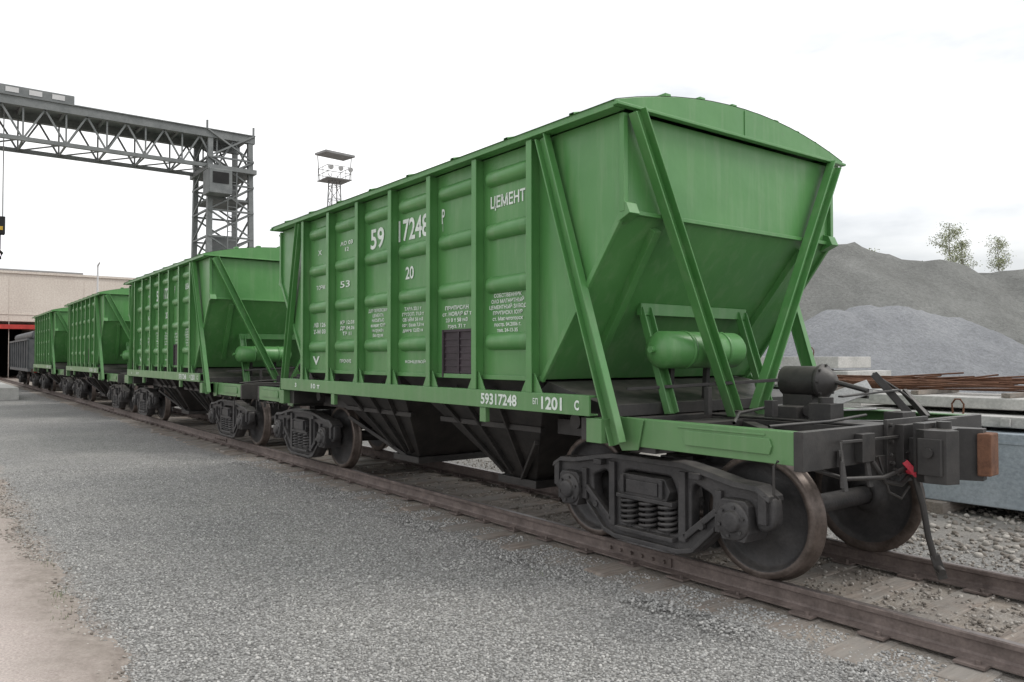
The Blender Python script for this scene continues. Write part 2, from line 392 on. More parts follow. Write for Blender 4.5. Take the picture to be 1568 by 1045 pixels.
    K.tube([(X(4.6),-1.2,1.215),(X(4.2),-.6,1.24),(X(3.9),.3,1.25),(X(3.8),1.1,1.24)],.014)
    K.tube([(X(4.9),-1.2,1.21),(X(4.95),-.5,1.215),(X(4.8),.3,1.22)],.012)
    K.tube([(X(5.0),-1.25,1.0),(X(5.3),-.9,.86),(X(5.36),-.5,.84),(X(5.36),0,.9)],.016)
    for yy in(-.95,-.62): K.beam((X(5.29),yy,1.06),(X(5.33),yy,.78),.05,.02)
    K.beam((X(5.32),-.98,1.12),(X(5.32),.9,1.10),.02,.02)
    K.tube([(X(5.32),-.98,1.12),(X(5.36),-1.05,1.0),(X(5.36),-1.05,.82)],.012)
    K.box(X(5.27),X(5.33),-.72,-.55,.96,1.16); K.box(X(5.27),X(5.31),.5,.8,.92,1.2)
    K.tube([(X(5.28),-.5,.95),(X(5.33),-.42,.80),(X(5.34),-.2,.76),(X(5.36),-.08,.84)],.02)
    K.tube([(X(5.30),-.45,.98),(X(5.34),-.38,.72),(X(5.35),-.22,.66),(X(5.36),-.12,.74)],.010)
    for k in range(9):
        K.cyl((X(5.36),-.40+.03*k,1.0-.16*math.sin(k/8*math.pi)),(X(5.365),-.385+.03*k,1.0-.16*math.sin(k/8*math.pi)-.01),.014,n=6)
    K.tube([(X(5.25),-.12,.88),(X(5.34),-.12,.87),(X(5.40),-.11,.80),(X(5.44),-.08,.60),(X(5.46),-.05,.38),(X(5.49),-.01,.20)],.024,8)
    K.beam((X(5.485),-.01,.24),(X(5.53),.02,.07),.05,.065); K.cyl((X(5.50),.0,.15),(X(5.56),-.05,.13),.028,n=10)
    K.beam((X(2.2),-.35,.62),(X(3.3),-.35,.60),.03,.03); K.beam((X(2.6),.35,.7),(X(3.4),.2,.55),.04,.04)
    K.box(X(2.35),X(3.3),-1.0,-.9,.95,1.1)
    K.cyl((X(2.9),-1.2,1.12),(X(2.9),-1.26,1.12),.07,n=14)
    K.prism([(X(2.74),-1.45,1.48),(X(3.5),-1.45,1.30),(X(3.5),-1.45,1.2),(X(2.4),-1.45,1.2)],(0,2.9,0))
    c=1.25
    def HP(x,y,z): return (X(x),y,z)
    top=[(c-1.22,-1.46),(c+1.46,-1.46),(c+1.46,1.46),(c-1.22,1.46)]; bot=[(c-.28,-.62),(c+.30,-.62),(c+.30,.62),(c-.28,.62)]
    vs=[HP(x,y,1.485) for x,y in top]+[HP(x,y,.36) for x,y in bot]
    D.add(vs,[(0,1,5,4),(1,2,6,5),(2,3,7,6),(3,0,4,7),(4,5,6,7)])
    D.box(X(c-.34),X(c+.36),-.68,.68,.27,.355)
    D.beam(HP(c-.1,-1.40,1.4),HP(c-.05,-.68,.42),.04,.09,(0,-1,0)); D.beam(HP(c+.6,-1.40,1.4),HP(c+.22,-.68,.42),.04,.09,(0,-1,0))
    D.beam(HP(c-.7,-1.40,1.4),HP(c-.2,-.68,.42),.04,.09,(0,-1,0))
    D.beam(HP(c-.9,-1.09,.98),HP(c+.98,-1.09,.98),.06,.06,(0,-1,0))
    D.beam(HP(c+.0,-.6,.30),HP(c+.9,-1.1,.85),.05,.05)
K.box(cb-3.4,cb+3.4,-.13,.13,1.0,1.2)
ZE=3.755
na=14; arc=[]
for i in range(na+1):
    y=-1.66+3.32*i/na; arc.append((y,ZE+.235*(1-(y/1.66)**2)))
LR=3.84
vs=[]
for x in(cb-LR,cb+LR):
    for y,z in arc: vs.append((x,y,z))
G.add(vs,[(i,i+1,na+1+i+1,na+1+i) for i in range(na)],True)
for s in(1,-1):
    x=cb+s*(LR-.02)
    pl=[(x,y,z-.004) for y,z in arc]+[(x,1.66,ZE-.035),(x,-1.66,ZE-.035)]
    G.prism(pl,(s*.018,0,0))
    G.box(cb+s*(LR-.03),cb+s*(LR+.03),-1.67,1.67,ZE-.05,ZE-.025)
    G.box(x+s*.018,x+s*.026,-.012,.012,ZE-.02,ZE+.22)
    for yy in(-1.0,-.55,-.1,.55,.9,1.2,1.45):
        zz=ZE+.235*(1-(yy/1.66)**2); G.box(x-s*.16,x-s*.02,yy-.035,yy+.035,zz-.01,zz+.035)
for hx in(-2.7,-.9,.9,2.7):
    G.rev([(0,.36),(.07,.36),(.08,.40),(.10,.40),(.12,.3),(.14,.001)],(cb+hx,0,ZE+.22),(0,0,1),28)
for hx in np.arange(-3.3,3.31,.94): 
    vs=[];n=len(arc)
    for dx,dz in((-.03,.0),(-.03,.03),(.03,.03),(.03,.0)):
        for y,z in arc: vs.append((cb+hx+dx,y*.985,z+dz))
    G.add(vs,[(j*n+i,j*n+i+1,(j+1)*n+i+1,(j+1)*n+i) for j in range(3) for i in range(n-1)])
T=MB()
for s in(1,-1):
    X=lambda x: cb+s*x
    L=1.18; tx=3.58
    T.rev([(0,.001),(.02,.08),(.05,.135),(.09,.158),(.10,.165),(L-.10,.165),(L-.09,.158),(L-.05,.135),(L-.02,.08),(L,.001)],(X(tx),-.96,1.77),(0,1,0),32)
    for yy in(-.6,-.1): T.rev([(-.001,.166),(0,.172),(.04,.172),(.041,.166)],(X(tx),yy,1.77),(0,1,0),32)
    T.cyl((X(tx),-1.0,1.77),(X(tx),-.95,1.77),.03,n=12)
    for yy in(-.58,-.08): K.beam((X(3.42),yy,1.2),(X(3.45),yy,1.66),.05,.05)
GM=G.mesh('body',GREEN); KM=K.mesh('underframe',BLACK); DM=D.mesh('discharge_hoppers',DUST); TM=T.mesh('air_tank',GREEN); GRM=GR.mesh('hatch_grille',GRILLE)
R=MB(); 
R.prism([(cb+5.74,.10,.84),(cb+5.82,.14,.84),(cb+5.81,.30,.84),(cb+5.72,.32,.84)],(0,0,.31))
RM=R.mesh('coupler_knuckle',RUST)
V=MB(); V.beam((cb+5.36,-.19,.93),(cb+5.43,-.14,.83),.045,.045); V.cyl((cb+5.34,-.14,.87),(cb+5.43,-.14,.86),.034,n=12); VM=V.mesh('end_valve',REDV)
L_=MB(); L_.beam((cb+4.16,.62,1.26),(cb+4.52,.90,1.44),.16,.014,(.6,-.8,1)); L_.beam((cb+4.50,.80,1.42),(cb+4.72,.86,1.40),.06,.012); L_.beam((cb+4.3,.62,1.22),(cb+4.62,.82,1.24),.10,.012)
LM=L_.mesh('brake_lever',GALV)

# bogie
F=MB()
out=[(0,.82),(.40,.82),(.60,.79),(.90,.735),(1.10,.725),(1.21,.66),(1.215,.47),(1.10,.43),(1.075,.60),(1.02,.645),(.83,.645),(.785,.60),(.775,.37),(.70,.35),(.50,.165),(.36,.13),(0,.13)]
outline=rnd(out[1:-1]+[(-x,z) for x,z in out[1:-1]][::-1],.05)
h1=rnd([(-.34,.24),(.34,.24),(.34,.60),(.27,.74),(-.27,.74),(-.34,.60)],.05)
h2=rnd([(.45,.30),(.52,.29),(.68,.44),(.70,.64),(.50,.72),(.45,.66)],.05)
h3=[(-x,z) for x,z in h2][::-1]
SF=plate(outline,[h1,h2,h3],.12,.02)
for sy in(-1,1):
    M=Matrix(((1,0,0,0),(0,0,-1,sy*1.03),(0,1,0,0),(0,0,0,1))); F.merge(SF,M)
    Y=lambda y: sy*y
    tops=[(-1.21,.67),(-1.10,.735),(-.90,.745),(-.60,.80),(-.40,.83),(.40,.83),(.60,.80),(.90,.745),(1.10,.735),(1.21,.67)]
    n=len(tops); vs=[]
    for dy,dz in((-.10,-.022),(-.085,.022),(.085,.022),(.10,-.022)):
        for x,z in tops: vs.append((x,Y(1.03)+dy,z+dz))
    F.add(vs,[(j*n+i,j*n+i+1,((j+1)%4)*n+i+1,((j+1)%4)*n+i) for j in range(4) for i in range(n-1)]+[(0,n,2*n,3*n),(n-1,2*n-1,3*n-1,4*n-1)])
    bots=[(-.72,.37),(-.50,.165),(-.36,.13),(.36,.13),(.50,.165),(.72,.37)]
    n=len(bots); vs=[]
    for dy,dz in((-.10,-.018),(-.10,.022),(.10,.022),(.10,-.018)):
        for x,z in bots: vs.append((x,Y(1.03)+dy,z+dz))
    F.add(vs,[(j*n+i,j*n+i+1,((j+1)%4)*n+i+1,((j+1)%4)*n+i) for j in range(4) for i in range(n-1)]+[(0,n,2*n,3*n),(n-1,2*n-1,3*n-1,4*n-1)])
    for sx in(-1,1):
        F.beam((sx*.40,Y(1.10),.78),(sx*.40,Y(1.10),.22),.07,.05,(0,1,0))
        F.beam((sx*.42,Y(1.10),.26),(sx*.74,Y(1.10),.52),.05,.05,(0,1,0))
        F.beam((sx*.76,Y(1.10),.40),(sx*.76,Y(1.10),.68),.06,.05,(0,1,0))
        F.beam((sx*1.15,Y(1.10),.48),(sx*1.15,Y(1.10),.70),.07,.05,(0,1,0))
        ax=sx*.925
        F.prism([(ax-.135,Y(.90),.40),(ax-.10,Y(.90),.33),(ax+.10,Y(.90),.33),(ax+.135,Y(.90),.40),(ax+.135,Y(.90),.60),(ax+.10,Y(.90),.635),(ax-.10,Y(.90),.635),(ax-.135,Y(.90),.60)],(0,Y(.26),0))
        F.rev([(.24,.145),(.27,.145),(.28,.13),(.28,.085),(.31,.075),(.315,.05),(.315,.001)],(ax,Y(.90),.478),(0,sy,0),28)
        for k in range(6):
            a=k*math.pi/3+.3; F.cyl((ax+.11*math.cos(a),Y(1.18),.478+.11*math.sin(a)),(ax+.11*math.cos(a),Y(1.195),.478+.11*math.sin(a)),.014,n=6)
        F.beam((ax-.17,Y(1.10),.36),(ax-.17,Y(1.10),.50),.05,.06,(0,1,0))
        F.box(sx*.55-.05,sx*.55+.05,Y(1.10),Y(1.16),.74,.79)
        F.cyl((sx*.60,Y(1.10),.38),(sx*.60,Y(1.14),.38),.03,n=10)
    F.prism([(-.26,Y(.85),.52),(.26,Y(.85),.52),(.30,Y(.85),.60),(.24,Y(.85),.70),(-.24,Y(.85),.70),(-.30,Y(.85),.60)],(0,Y(.30),0))
    F.box(-.18,.18,Y(1.15),Y(1.17),.55,.66)
    for kx in(-.22,.22): F.box(kx-.02,kx+.02,Y(1.15),Y(1.18),.54,.69)
    F.box(-.33,.33,Y(.90),Y(1.16),.20,.235); F.box(-.32,.32,Y(.90),Y(1.15),.485,.52)
    for sx in(-.215,0,.215):
        for yy in(1.07,.93):
            pts=[]
            for k in range(0,61):
                a=2*math.pi*k/12; pts.append((sx+.078*math.cos(a),Y(yy)+.078*math.sin(a),.25+.225*k/60))
            F.tube(pts,.0165,6)
            F.cyl((sx,Y(yy),.235),(sx,Y(yy),.485),.035,n=8)
F.prism([(-.22,-.9,.50),(.22,-.9,.50),(.22,-.9,.74),(-.22,-.9,.74)],(0,1.8,0))
F.cyl((0,0,.74),(0,0,.93),.2,n=24)
for sy in(-1,1): F.box(-.12,.12,sy*.72-.08,sy*.72+.08,.74,.84)
for sx in(-1,1):
    F.cyl((sx*.925,-.95,.478),(sx*.925,.95,.478),.078,n=20)
    F.beam((sx*.42,-.75,.36),(sx*.42,.75,.36),.06,.06)
    for sy in(-1,1):
        for k in range(5):
            a=math.radians(-28+k*14); xx=sx*(.925-.515*math.cos(a)); F.box(xx-.03,xx+.03,sy*.79-.045,sy*.79+.045,.45+.515*math.sin(a)-.065,.45+.515*math.sin(a)+.065)
        F.beam((sx*.39,sy*.79,.45),(sx*.33,sy*.80,.78),.03,.03)
FM=F.mesh('bogie_frame',BOGIE)
Wm=MB()
wp=[(.70,.085),(.70,.13),(.735,.142),(.772,.19),(.752,.37),(.745,.40),(.718,.42),(.716,.488),(.728,.505),(.742,.505),(.756,.490),(.770,.482),(.835,.477),(.846,.468),(.846,.425),(.835,.412),(.795,.405),(.776,.375),(.798,.19),(.845,.142),(.862,.13),(.862,.085)]
for sx in(-1,1):
    for sy in(-1,1): Wm.rev([(o,r) for o,r in wp],(sx*.925,0,.478),(0,sy,0),64)
wmesh=Wm.mesh('wheelset',TREAD); wmesh.materials.append(BOGIE)
for p in wmesh.polygons:
    c=p.center; r=math.hypot(abs(c.x)-.925,c.z-.478)
    if r<.435: p.material_index=1

def hopper(dx,i):
    e=empty('hopper_wagon' if i==0 else 'hopper_wagon.%03d'%i,(dx,0,0))
    place(GM,'body',e,.005); place(KM,'underframe',e,.006); place(DM,'discharge_hoppers',e,.006); place(TM,'air_tanks',e); place(GRM,'hatch_grille',e)
    place(LET,'lettering',e)
    l2=place(LET,'lettering_far_side',e); l2.rotation_euler=(0,0,math.pi); l2.location=(2*cb,0,0)
    place(RM,'coupler_knuckle',e,.01); place(VM,'brake_pipe_valve',e,.004); place(LM,'brake_lever',e,.002)
    for bx,nm in((3.73,'front'),(-3.83,'rear')):
        place(FM,'bogie_frame_'+nm,e,.006,(bx,0,0)); place(wmesh,'wheels_'+nm,e,0,(bx,0,0))
for i in range(4): hopper(-11.4*i,i)

e=empty('gondola_wagon',(-46.5,0,0)); g=MB()
g.box(-5.5,5.5,-1.5,1.5,1.1,2.7)
for i in range(9):
    for sy in(-1,1): g.box(-5.4+i*1.34,-5.28+i*1.34,sy*1.5,sy*1.58,1.1,2.75)
for sy in(-1,1): g.box(-5.5,5.5,sy*1.5,sy*1.6,2.65,2.75); g.box(-5.5,5.5,sy*1.4,sy*1.55,.95,1.12)
g.obj('body',GREYW,e)
p=MB()
for i in range(5): p.cyl((-5,-1.1+.55*i,2.95),(5,-1.1+.55*i,2.95),.25,n=14)
p.obj('pipes',GREYW,e)
for s in(1,-1): place(FM,'bogie_frame',e,0,(s*3.9,0,0)); place(wmesh,'wheels',e,0,(s*3.9,0,0))

# ------------------------------------------------------------ track
tr=empty('railway_track')
rp=[(-.066,-.16),(.066,-.16),(.066,-.150),(.015,-.132),(.009,-.115),(.009,-.045),(.034,-.035),(.036,-.006),(.028,0),(-.028,0),(-.036,-.006),(-.034,-.035),(-.009,-.045),(-.009,-.115),(-.015,-.132),(-.066,-.150)]
rb=MB(); rt=MB()
for sy in(-1,1):
    rb.prism([(-78,sy*.797+y,z) for y,z in rp],(110,0,0))
    rt.box(-78,32,sy*.797-.024,sy*.797+.024,-.002,.001)
    for fx in(3.35,-9.1,-21.6,15.8):
        for side in(-1,1):
            yy=sy*.797+side*.018
            rb.box(fx-.40,fx+.40,yy-.008,yy+.008,-.118,-.040)
            for k in range(6): rb.cyl((fx-.33+k*.132,yy,-.08),(fx-.33+k*.132,yy+side*.035,-.08),.017,n=6)
        rb.box(fx-.004,fx+.004,sy*.797-.037,sy*.797+.037,-.04,.0015)
rb.obj('rails',RAILM,tr); rt.obj('rail_running_band',RAILTOP,tr)
sl=MB(); fx_=MB(); x=-77.5
while x<31:
    w=.125+random.uniform(-.025,.015); a=random.uniform(-.045,.045); ln=1.38+random.uniform(-.20,.08)
    zt=-.163+random.uniform(-.010,0); tilt=random.uniform(-.018,.002)
    sl.beam((x-a,-ln,zt-.08+tilt),(x+a,1.36+random.uniform(-.06,.06),zt-.08),w*2,.16)
    for sy in(-1,1):
        fx_.box(x-.09,x+.09,sy*.797-.15,sy*.797+.15,-.166,-.150)
        for dy in(-.11,.11): fx_.cyl((x+.04,sy*.797+dy,-.15),(x+.04,sy*.797+dy,-.125),.016,n=6)
    x+=.58+random.uniform(-.06,.06)
sl.obj('sleepers',WOOD,tr,.022); fx_.obj('baseplates',RAILM,tr)

# ------------------------------------------------------------ ground
GZ=-.190
me=bpy.data.meshes.new('ground'); me.from_pydata([(-900,-900,GZ),(900,-900,GZ),(900,900,GZ),(-900,900,GZ)],[],[(0,1,2,3)]); me.materials.append(GROUND); place(me,'ground')
rv=[];rf=[];n=840
for i in range(n):
    x=-72+i*.12
    yo=-5.10+.09*math.sin(x*.7)+.05*math.sin(x*2.3+1)+.04*math.sin(x*5.1)+random.uniform(-.035,.035)
    rv+= [(x,yo,GZ+.003),(x,yo-.16,GZ+.018+random.uniform(0,.01)),(x,yo-.45,GZ+.035+random.uniform(0,.008)),(x,-14,GZ+.045)]
for i in range(n-1):
    for k in range(3): a=i*4+k; rf.append((a,a+1,a+5,a+4))
me=bpy.data.meshes.new('road'); me.from_pydata(rv,[],rf); me.polygons.foreach_set('use_smooth',[True]*len(rf)); me.materials.append(ROAD); place(me,'road')

def ico():
    bm=bmesh.new(); bmesh.ops.create_icosphere(bm,subdivisions=1,radius=1); v=np.array([x.co[:] for x in bm.verts]); f=np.array([[q.index for q in p.verts] for p in bm.faces]); bm.free(); return v,f
def scatter(name,mat,xy,size,z0=GZ,flat=.65):
    v,f=ico(); n=len(xy); nv=len(v)
    jit=1+rng.uniform(-.28,.28,(n,nv,1)); V=v[None]*jit
    V=V*(size[:,None,None]*np.stack([rng.uniform(.7,1.25,n),rng.uniform(.7,1.2,n),rng.uniform(.45,.9,n)*flat/.65],1)[:,None,:])
    a=rng.uniform(0,6.28,n); c,s=np.cos(a)[:,None],np.sin(a)[:,None]; t=rng.uniform(-.6,.6,n); ct,st=np.cos(t)[:,None],np.sin(t)[:,None]
    X=V[:,:,0]*ct-V[:,:,2]*st; Z=V[:,:,0]*st+V[:,:,2]*ct; Y=V[:,:,1]
    X,Y=X*c-Y*s,X*s+Y*c
    zz=z0 if np.isscalar(z0) else z0[:,None]
    P=np.stack([X+xy[:,0:1],Y+xy[:,1:2],Z+zz+size[:,None]*.25],2).reshape(-1,3)
    Fc=(f[None]+np.arange(n)[:,None,None]*nv).reshape(-1,3)
    me=bpy.data.meshes.new(name); me.vertices.add(len(P)); me.vertices.foreach_set('co',P.ravel())
    me.loops.add(Fc.size); me.loops.foreach_set('vertex_index',Fc.ravel().astype(np.int32))
    me.polygons.add(len(Fc)); me.polygons.foreach_set('loop_start',np.arange(0,Fc.size,3,dtype=np.int32)); me.polygons.foreach_set('loop_total',np.full(len(Fc),3,dtype=np.int32))
    me.update(calc_edges=True); me.materials.append(mat); return place(me,name)
cam=np.array([8.32,-6.0])
def pts(n,x0,x1,y0,y1,p=1.6,dmin=2.5):
    out=[]
    while sum(map(len,out))<n:
        q=np.stack([rng.uniform(x0,x1,n),rng.uniform(y0,y1,n)],1); d=np.hypot(*(q-cam).T)
        k=rng.uniform(0,1,n)<np.clip((5.0/np.maximum(d,.1))**p,0,1)
        k&=d>dmin; out.append(q[k])
    return np.concatenate(out)[:n]
q=pts(60000,-7,9,-5.2,-.95)
scatter('gravel',STONE,q,rng.uniform(.0055,.0120,len(q))*np.where(rng.uniform(0,1,len(q))<.02,1.6,1))
q=pts(12000,-6,9,-1.7,-.95,1.0)
k=np.sin(q[:,0]*3.1)+np.sin(q[:,0]*7.7+1)+rng.uniform(-1,1,len(q))>.1
q=q[k]; scatter('spilled_gravel',STONE,q,rng.uniform(.007,.015,len(q)),GZ+np.clip((1.15-np.abs(q[:,1]+.2))*-.08,0,.022))
q=pts(10000,-4,11,-.75,2.3,1.2)
scatter('ballast',BSTONE,q,rng.uniform(.007,.02,len(q)),GZ+.012*(rng.uniform(0,1,len(q))<.4))
q=pts(6000,0,16,2.0,6,1)
scatter('loose_stones',BSTONE,q,rng.uniform(.012,.045,len(q)))
q=np.stack([rng.uniform(-6,5,2500),-5.3+rng.normal(0,.16,2500)],1)
scatter('edge_gravel',BSTONE,q,rng.uniform(.006,.015,len(q)),GZ+.012)
m=MB()
for (cx,cy,nb,sp) in ((1.3,-5.16,70,.12),(1.9,-5.2,30,.08),(.2,-5.1,25,.08),(3.0,-1.7,8,.05),(6.0,1.5,20,.1)):
    for k in range(nb):
        bx=cx+random.gauss(0,sp*1.6); by=cy+random.gauss(0,sp*.5); a=random.uniform(0,6.28); h=random.uniform(.02,.06); l=random.uniform(.01,.03)
        m.add([(bx-.003*math.sin(a),by+.003*math.cos(a),GZ),(bx+.003*math.sin(a),by-.003*math.cos(a),GZ),(bx+l*math.cos(a),by+l*math.sin(a),GZ+h)],[(0,1,2)])
m.obj('grass_tufts',GRASS)

# ------------------------------------------------------------ stockpiles
Fv=np.array([-.7979,.6028]); Rv=np.array([.6028,.7979]); C0=np.array([8.32,-6.0])
from mathutils import noise as mn
def heap(name,mat,l0,l1,d0,d1,hf,st=.8):
    vs=[];fs=[];nl=int((l1-l0)/st)+1;nd=int((d1-d0)/st)+1
    for i in range(nl):
        for j in range(nd):
            l=l0+(l1-l0)*i/(nl-1); d=d0+(d1-d0)*j/(nd-1); p=C0+Fv*d+Rv*l
            vs.append((p[0],p[1],hf(l,d)))
    for i in range(nl-1):
        for j in range(nd-1): a=i*nd+j; fs.append((a,a+1,a+nd+1,a+nd))
    me=bpy.data.meshes.new(name); me.from_pydata(vs,[],fs); me.polygons.foreach_set('use_smooth',[True]*len(fs)); me.materials.append(mat); return place(me,name)
def lerp(x,xs,ys): return float(np.interp(x,xs,ys))
def fb(l,d,s,o=0): return mn.fractal(Vector((l*s+o,d*s,o)),1,2,5)
def h_main(l,d):
    top=lerp(l,[8,15,20,24,27,30,33,36,40,48,60,90],[2,6,9.6,10.7,10.6,9.7,9.0,8.6,8.4,9.5,8,5])+.35*fb(l,0,.5)
    dc=60+2.0*fb(l,0,.10,3)
    if d<dc: z=top-(dc-d)*.60
    else: z=top-max(0,d-dc-6)*.4
    z+=.40*fb(l,d,.18,5)+.14*fb(l,d,.9,2)
    return max(z,GZ-.5)
heap('rock_stockpile_hill',MOUND,-2,95,38,85,h_main,.6)
def h_front(l,d):
    z=-3
    for (cl,cd,ch,sl_) in((20.5,49,4.9,.60),(22.4,49.5,5.2,.60),(24.2,49.2,5.15,.60),(25.8,49,4.8,.60),(27.2,48,4.3,.60),(18.8,50,4.0,.6),(28.5,46.5,3.0,.6)):
        z=max(z,ch-math.sqrt((l-cl)**2+(d-cd)**2+.8)*sl_+.4)
    return z+.16*fb(l,d,.7,8)
heap('gravel_mound',MOUND2,8,42,36,62,h_front,.35)

# ------------------------------------------------------------ trees
def tree(name,l,d,z0,h,wd,nl,seed,nb=40):
    r=random.Random(seed); p=C0+Fv*d+Rv*l; e=empty(name,(p[0],p[1],z0)); t=MB(); lf=MB()
    t.tube([(0,0,-1),(.05,0,h*.3),(-.05,.05,h*.65),(0,0,h*.97)],.035,6)
    for k in range(nb):
        z=h*r.uniform(.12,.90); a=r.uniform(0,6.28); ln=wd*r.uniform(.35,1)*(1.15-z/h*.75)
        tip=Vector((math.cos(a)*ln,math.sin(a)*ln,z+ln*r.uniform(.3,.9)))
        t.tube([(0,0,z),tuple(Vector((0,0,z)).lerp(tip,.5)+Vector((0,0,-.05))),tuple(tip)],.011,4)
        for m in range(nl):
            q=Vector((0,0,z)).lerp(tip,r.uniform(.25,1.1))+Vector([r.gauss(0,.17) for _ in range(3)])
            s=r.uniform(.03,.075); A=Vector([r.uniform(-1,1) for _ in range(3)]).normalized(); B=A.orthogonal().normalized()
            lf.add([q-A*s,q+B*s*.6,q+A*s,q-B*s*.6],[(0,1,2,3)])
    t.obj('trunk',BARK,e); lf.obj('foliage',LEAF,e)
tree('birch_tree',35.0,62,7.9,4.7,1.9,60,1); tree('birch_tree.001',36.3,62.5,7.8,3.4,1.3,40,2)
tree('birch_tree.002',38.9,62,7.9,3.5,1.3,36,3); tree('shrub',28.3,61,9.0,1.0,.6,30,4,20)

# ------------------------------------------------------------ concrete yard
def slabs(name,items,mat=CONC,loops=()):
    e=empty(name); m=MB()
    for (x0,x1,y0,y1,z0,z1,r) in items:
        m.prism([( x0,y0,z0),(x1,y0+r,z0),(x1,y1+r,z0),(x0,y1,z0)],(0,0,z1-z0))
    m.obj('slabs',mat,e,.012)
    if loops:
        l=MB()
        for (x,y,z) in loops: l.tube([(x-.06,y,z-.01),(x-.07,y,z+.12),(x-.03,y,z+.18),(x+.03,y,z+.18),(x+.07,y,z+.12),(x+.06,y,z-.01)],.012,6)
        l.obj('lifting_loops',RUST,e)
    return e
e=slabs('concrete_beam',[(3.55,10.5,3.95,5.5,-.05,.82,.25)],CONCB)
m=MB(); m.box(3.7,3.95,3.80,5.4,-.24,-.055); m.box(5.7,5.95,4.0,5.4,-.24,-.055); m.obj('timber_packers',WOOD,e)
m=MB(); m.prism([(3.54,3.94,.70),(10.5,4.19,.70),(10.5,4.25,.70),(3.54,4.0,.70)],(0,0,.03)); m.obj('edge_rib',CONCB,e)
e=slabs('concrete_slab_stack',[(2.9,9.5,4.15,5.5,.87,1.0,.2),(2.3,9.0,4.5,5.9,1.06,1.20,.2),(1.5,8.5,6.2,7.6,-.2,.9,.1),(1.2,8.6,6.3,7.5,.95,1.12,.1)],CONC,[(4.75,4.6,1.2),(3.9,4.35,1.0),(5.6,4.75,1.2)])
m=MB()
for k in range(14): m.box(3.2+k*.42,3.3+k*.42,4.10+k*.012,4.145+k*.012,.89,.98)
m.obj('slab_end_blocks',CONC,e)
slabs('concrete_slab_stack.001',[(-3.5,.9,7.5,9.3,-.2,1.1,0),(-3.2,.6,7.6,9.2,1.16,1.45,0),(-2.5,.3,7.8,9,1.5,1.72,0)],CONC,[(-.4,8,1.72)])
slabs('concrete_block_row',[(x,x+1.1,3.2+random.uniform(-.2,.2),3.9,-.22,.0+random.uniform(.05,.2),random.uniform(-.1,.1)) for x in (-6,-4.4,-2.5,-.6,1.2,2.3)])
e=empty('rebar_bundle'); m=MB()
for k in range(46):
    x0=random.uniform(.6,2.4); x1=random.uniform(3.0,5.0); y=random.uniform(4.65,5.75); z=1.27+random.uniform(0,.13)
    m.tube([(x0,y,z+random.uniform(-.02,.03)),((x0+x1)/2,y+random.uniform(-.1,.1),z+random.uniform(-.03,.03)),(x1,y+random.uniform(-.4,.4),z+random.uniform(-.02,.10))],.012,5)
m.obj('rods',RUST,e)
m=MB(); 
for xx in(1.9,3.2,4.3): m.box(xx,xx+.1,4.6,5.8,1.205,1.26)
m.obj('packers',WOOD,e)

# ------------------------------------------------------------ gantry crane
e=empty('gantry_crane'); m=MB()
ya,yb=-30,6.2
for xs in(-30.1,-27.9):
    m.beam((xs,ya,11.85),(xs,yb,11.85),.28,.34); m.beam((xs,ya,10.4),(xs,yb-1,10.4),.16,.16)
    y=ya
    while y<yb-1.2:
        m.beam((xs,y,10.4),(xs,y,11.7),.06,.06)
        m.beam((xs,y,10.4),(xs,y+.75,11.7),.07,.07); m.beam((xs,y+1.5,10.4),(xs,y+.75,11.7),.07,.07)
        y+=1.5
y=ya
while y<yb-1:
    m.beam((-30.1,y,10.4),(-27.9,y,10.4),.06,.06); m.beam((-30.1,y,10.4),(-27.9,y+1.5,10.4),.05,.05); m.beam((-30.1,y,11.9),(-27.9,y,11.9),.1,.1); y+=1.5
m.box(-30.3,-27.7,ya,yb,12.02,12.06)
for yc in(5.1,-26):
    w=1.0
    for sx in(-1,1):
        for sy in(-1,1):
            m.beam((-29+sx*1.35,yc+sy*w,GZ),(-29+sx*1.1,yc+sy*w*.9,11.7),.22,.22)
        z=0
        while z<11.2:
            m.beam((-29+sx*1.3,yc-w,z),(-29+sx*1.28,yc+w,z+1.2),.07,.07); m.beam((-29+sx*1.3,yc+w,z),(-29+sx*1.28,yc-w,z+1.2),.07,.07)
            m.beam((-29+sx*1.3,yc-w,z),(-29+sx*1.3,yc+w,z),.08,.08); z+=1.2
    z=0
    while z<11.2:
        for sy in(-1,1): m.beam((-30.3,yc+sy*w,z),(-27.7,yc+sy*w,z+1.2),.07,.07); m.beam((-30.3,yc+sy*w,z),(-27.7,yc+sy*w,z),.08,.08)
        z+=1.2
    m.box(-30.5,-27.5,yc-1.1,yc+1.1,10.2,10.4); m.box(-30.2,-27.8,yc-.9,yc+.9,8.9,9.0)
    m.box(-31.5,-26.5,yc-1.3,yc+1.3,GZ,.5)
    for yy in(yc-1.0,yc+1.1): m.beam((-28,yy,12),(-28,yy,12.5),.08,.08)
for k in range(26): m.beam((-27.55,4.9,GZ+.4+k*.38),(-27.55,5.3,GZ+.4+k*.38),.03,.03)
for yy in(4.9,5.3): m.beam((-27.55,yy,GZ),(-27.55,yy,10.3),.04,.04)
m.obj('steel_frame',CRANE,e)
m=MB(); m.box(-27.9,-26.9,3.9,4.9,9.0,10.1); m.box(-28.9,-28,4.3,5.5,6.4,7.3); m.obj('operator_cabin',CRANE,e,.03)
m=MB(); m.box(-26.895,-26.88,4.05,4.75,9.45,9.95); m.obj('cabin_window',DARKIN,e)
m=MB(); m.box(-30,-28,-5.5,-1.2,12.08,12.5); m.obj('trolley',CRANE,e,.02)
m=MB()
for k in range(5): m.box(-27.995,-27.98,-5.2+k*.8,-4.75+k*.8,12.22,12.42)
m.obj('trolley_panels',LIGHTW,e)
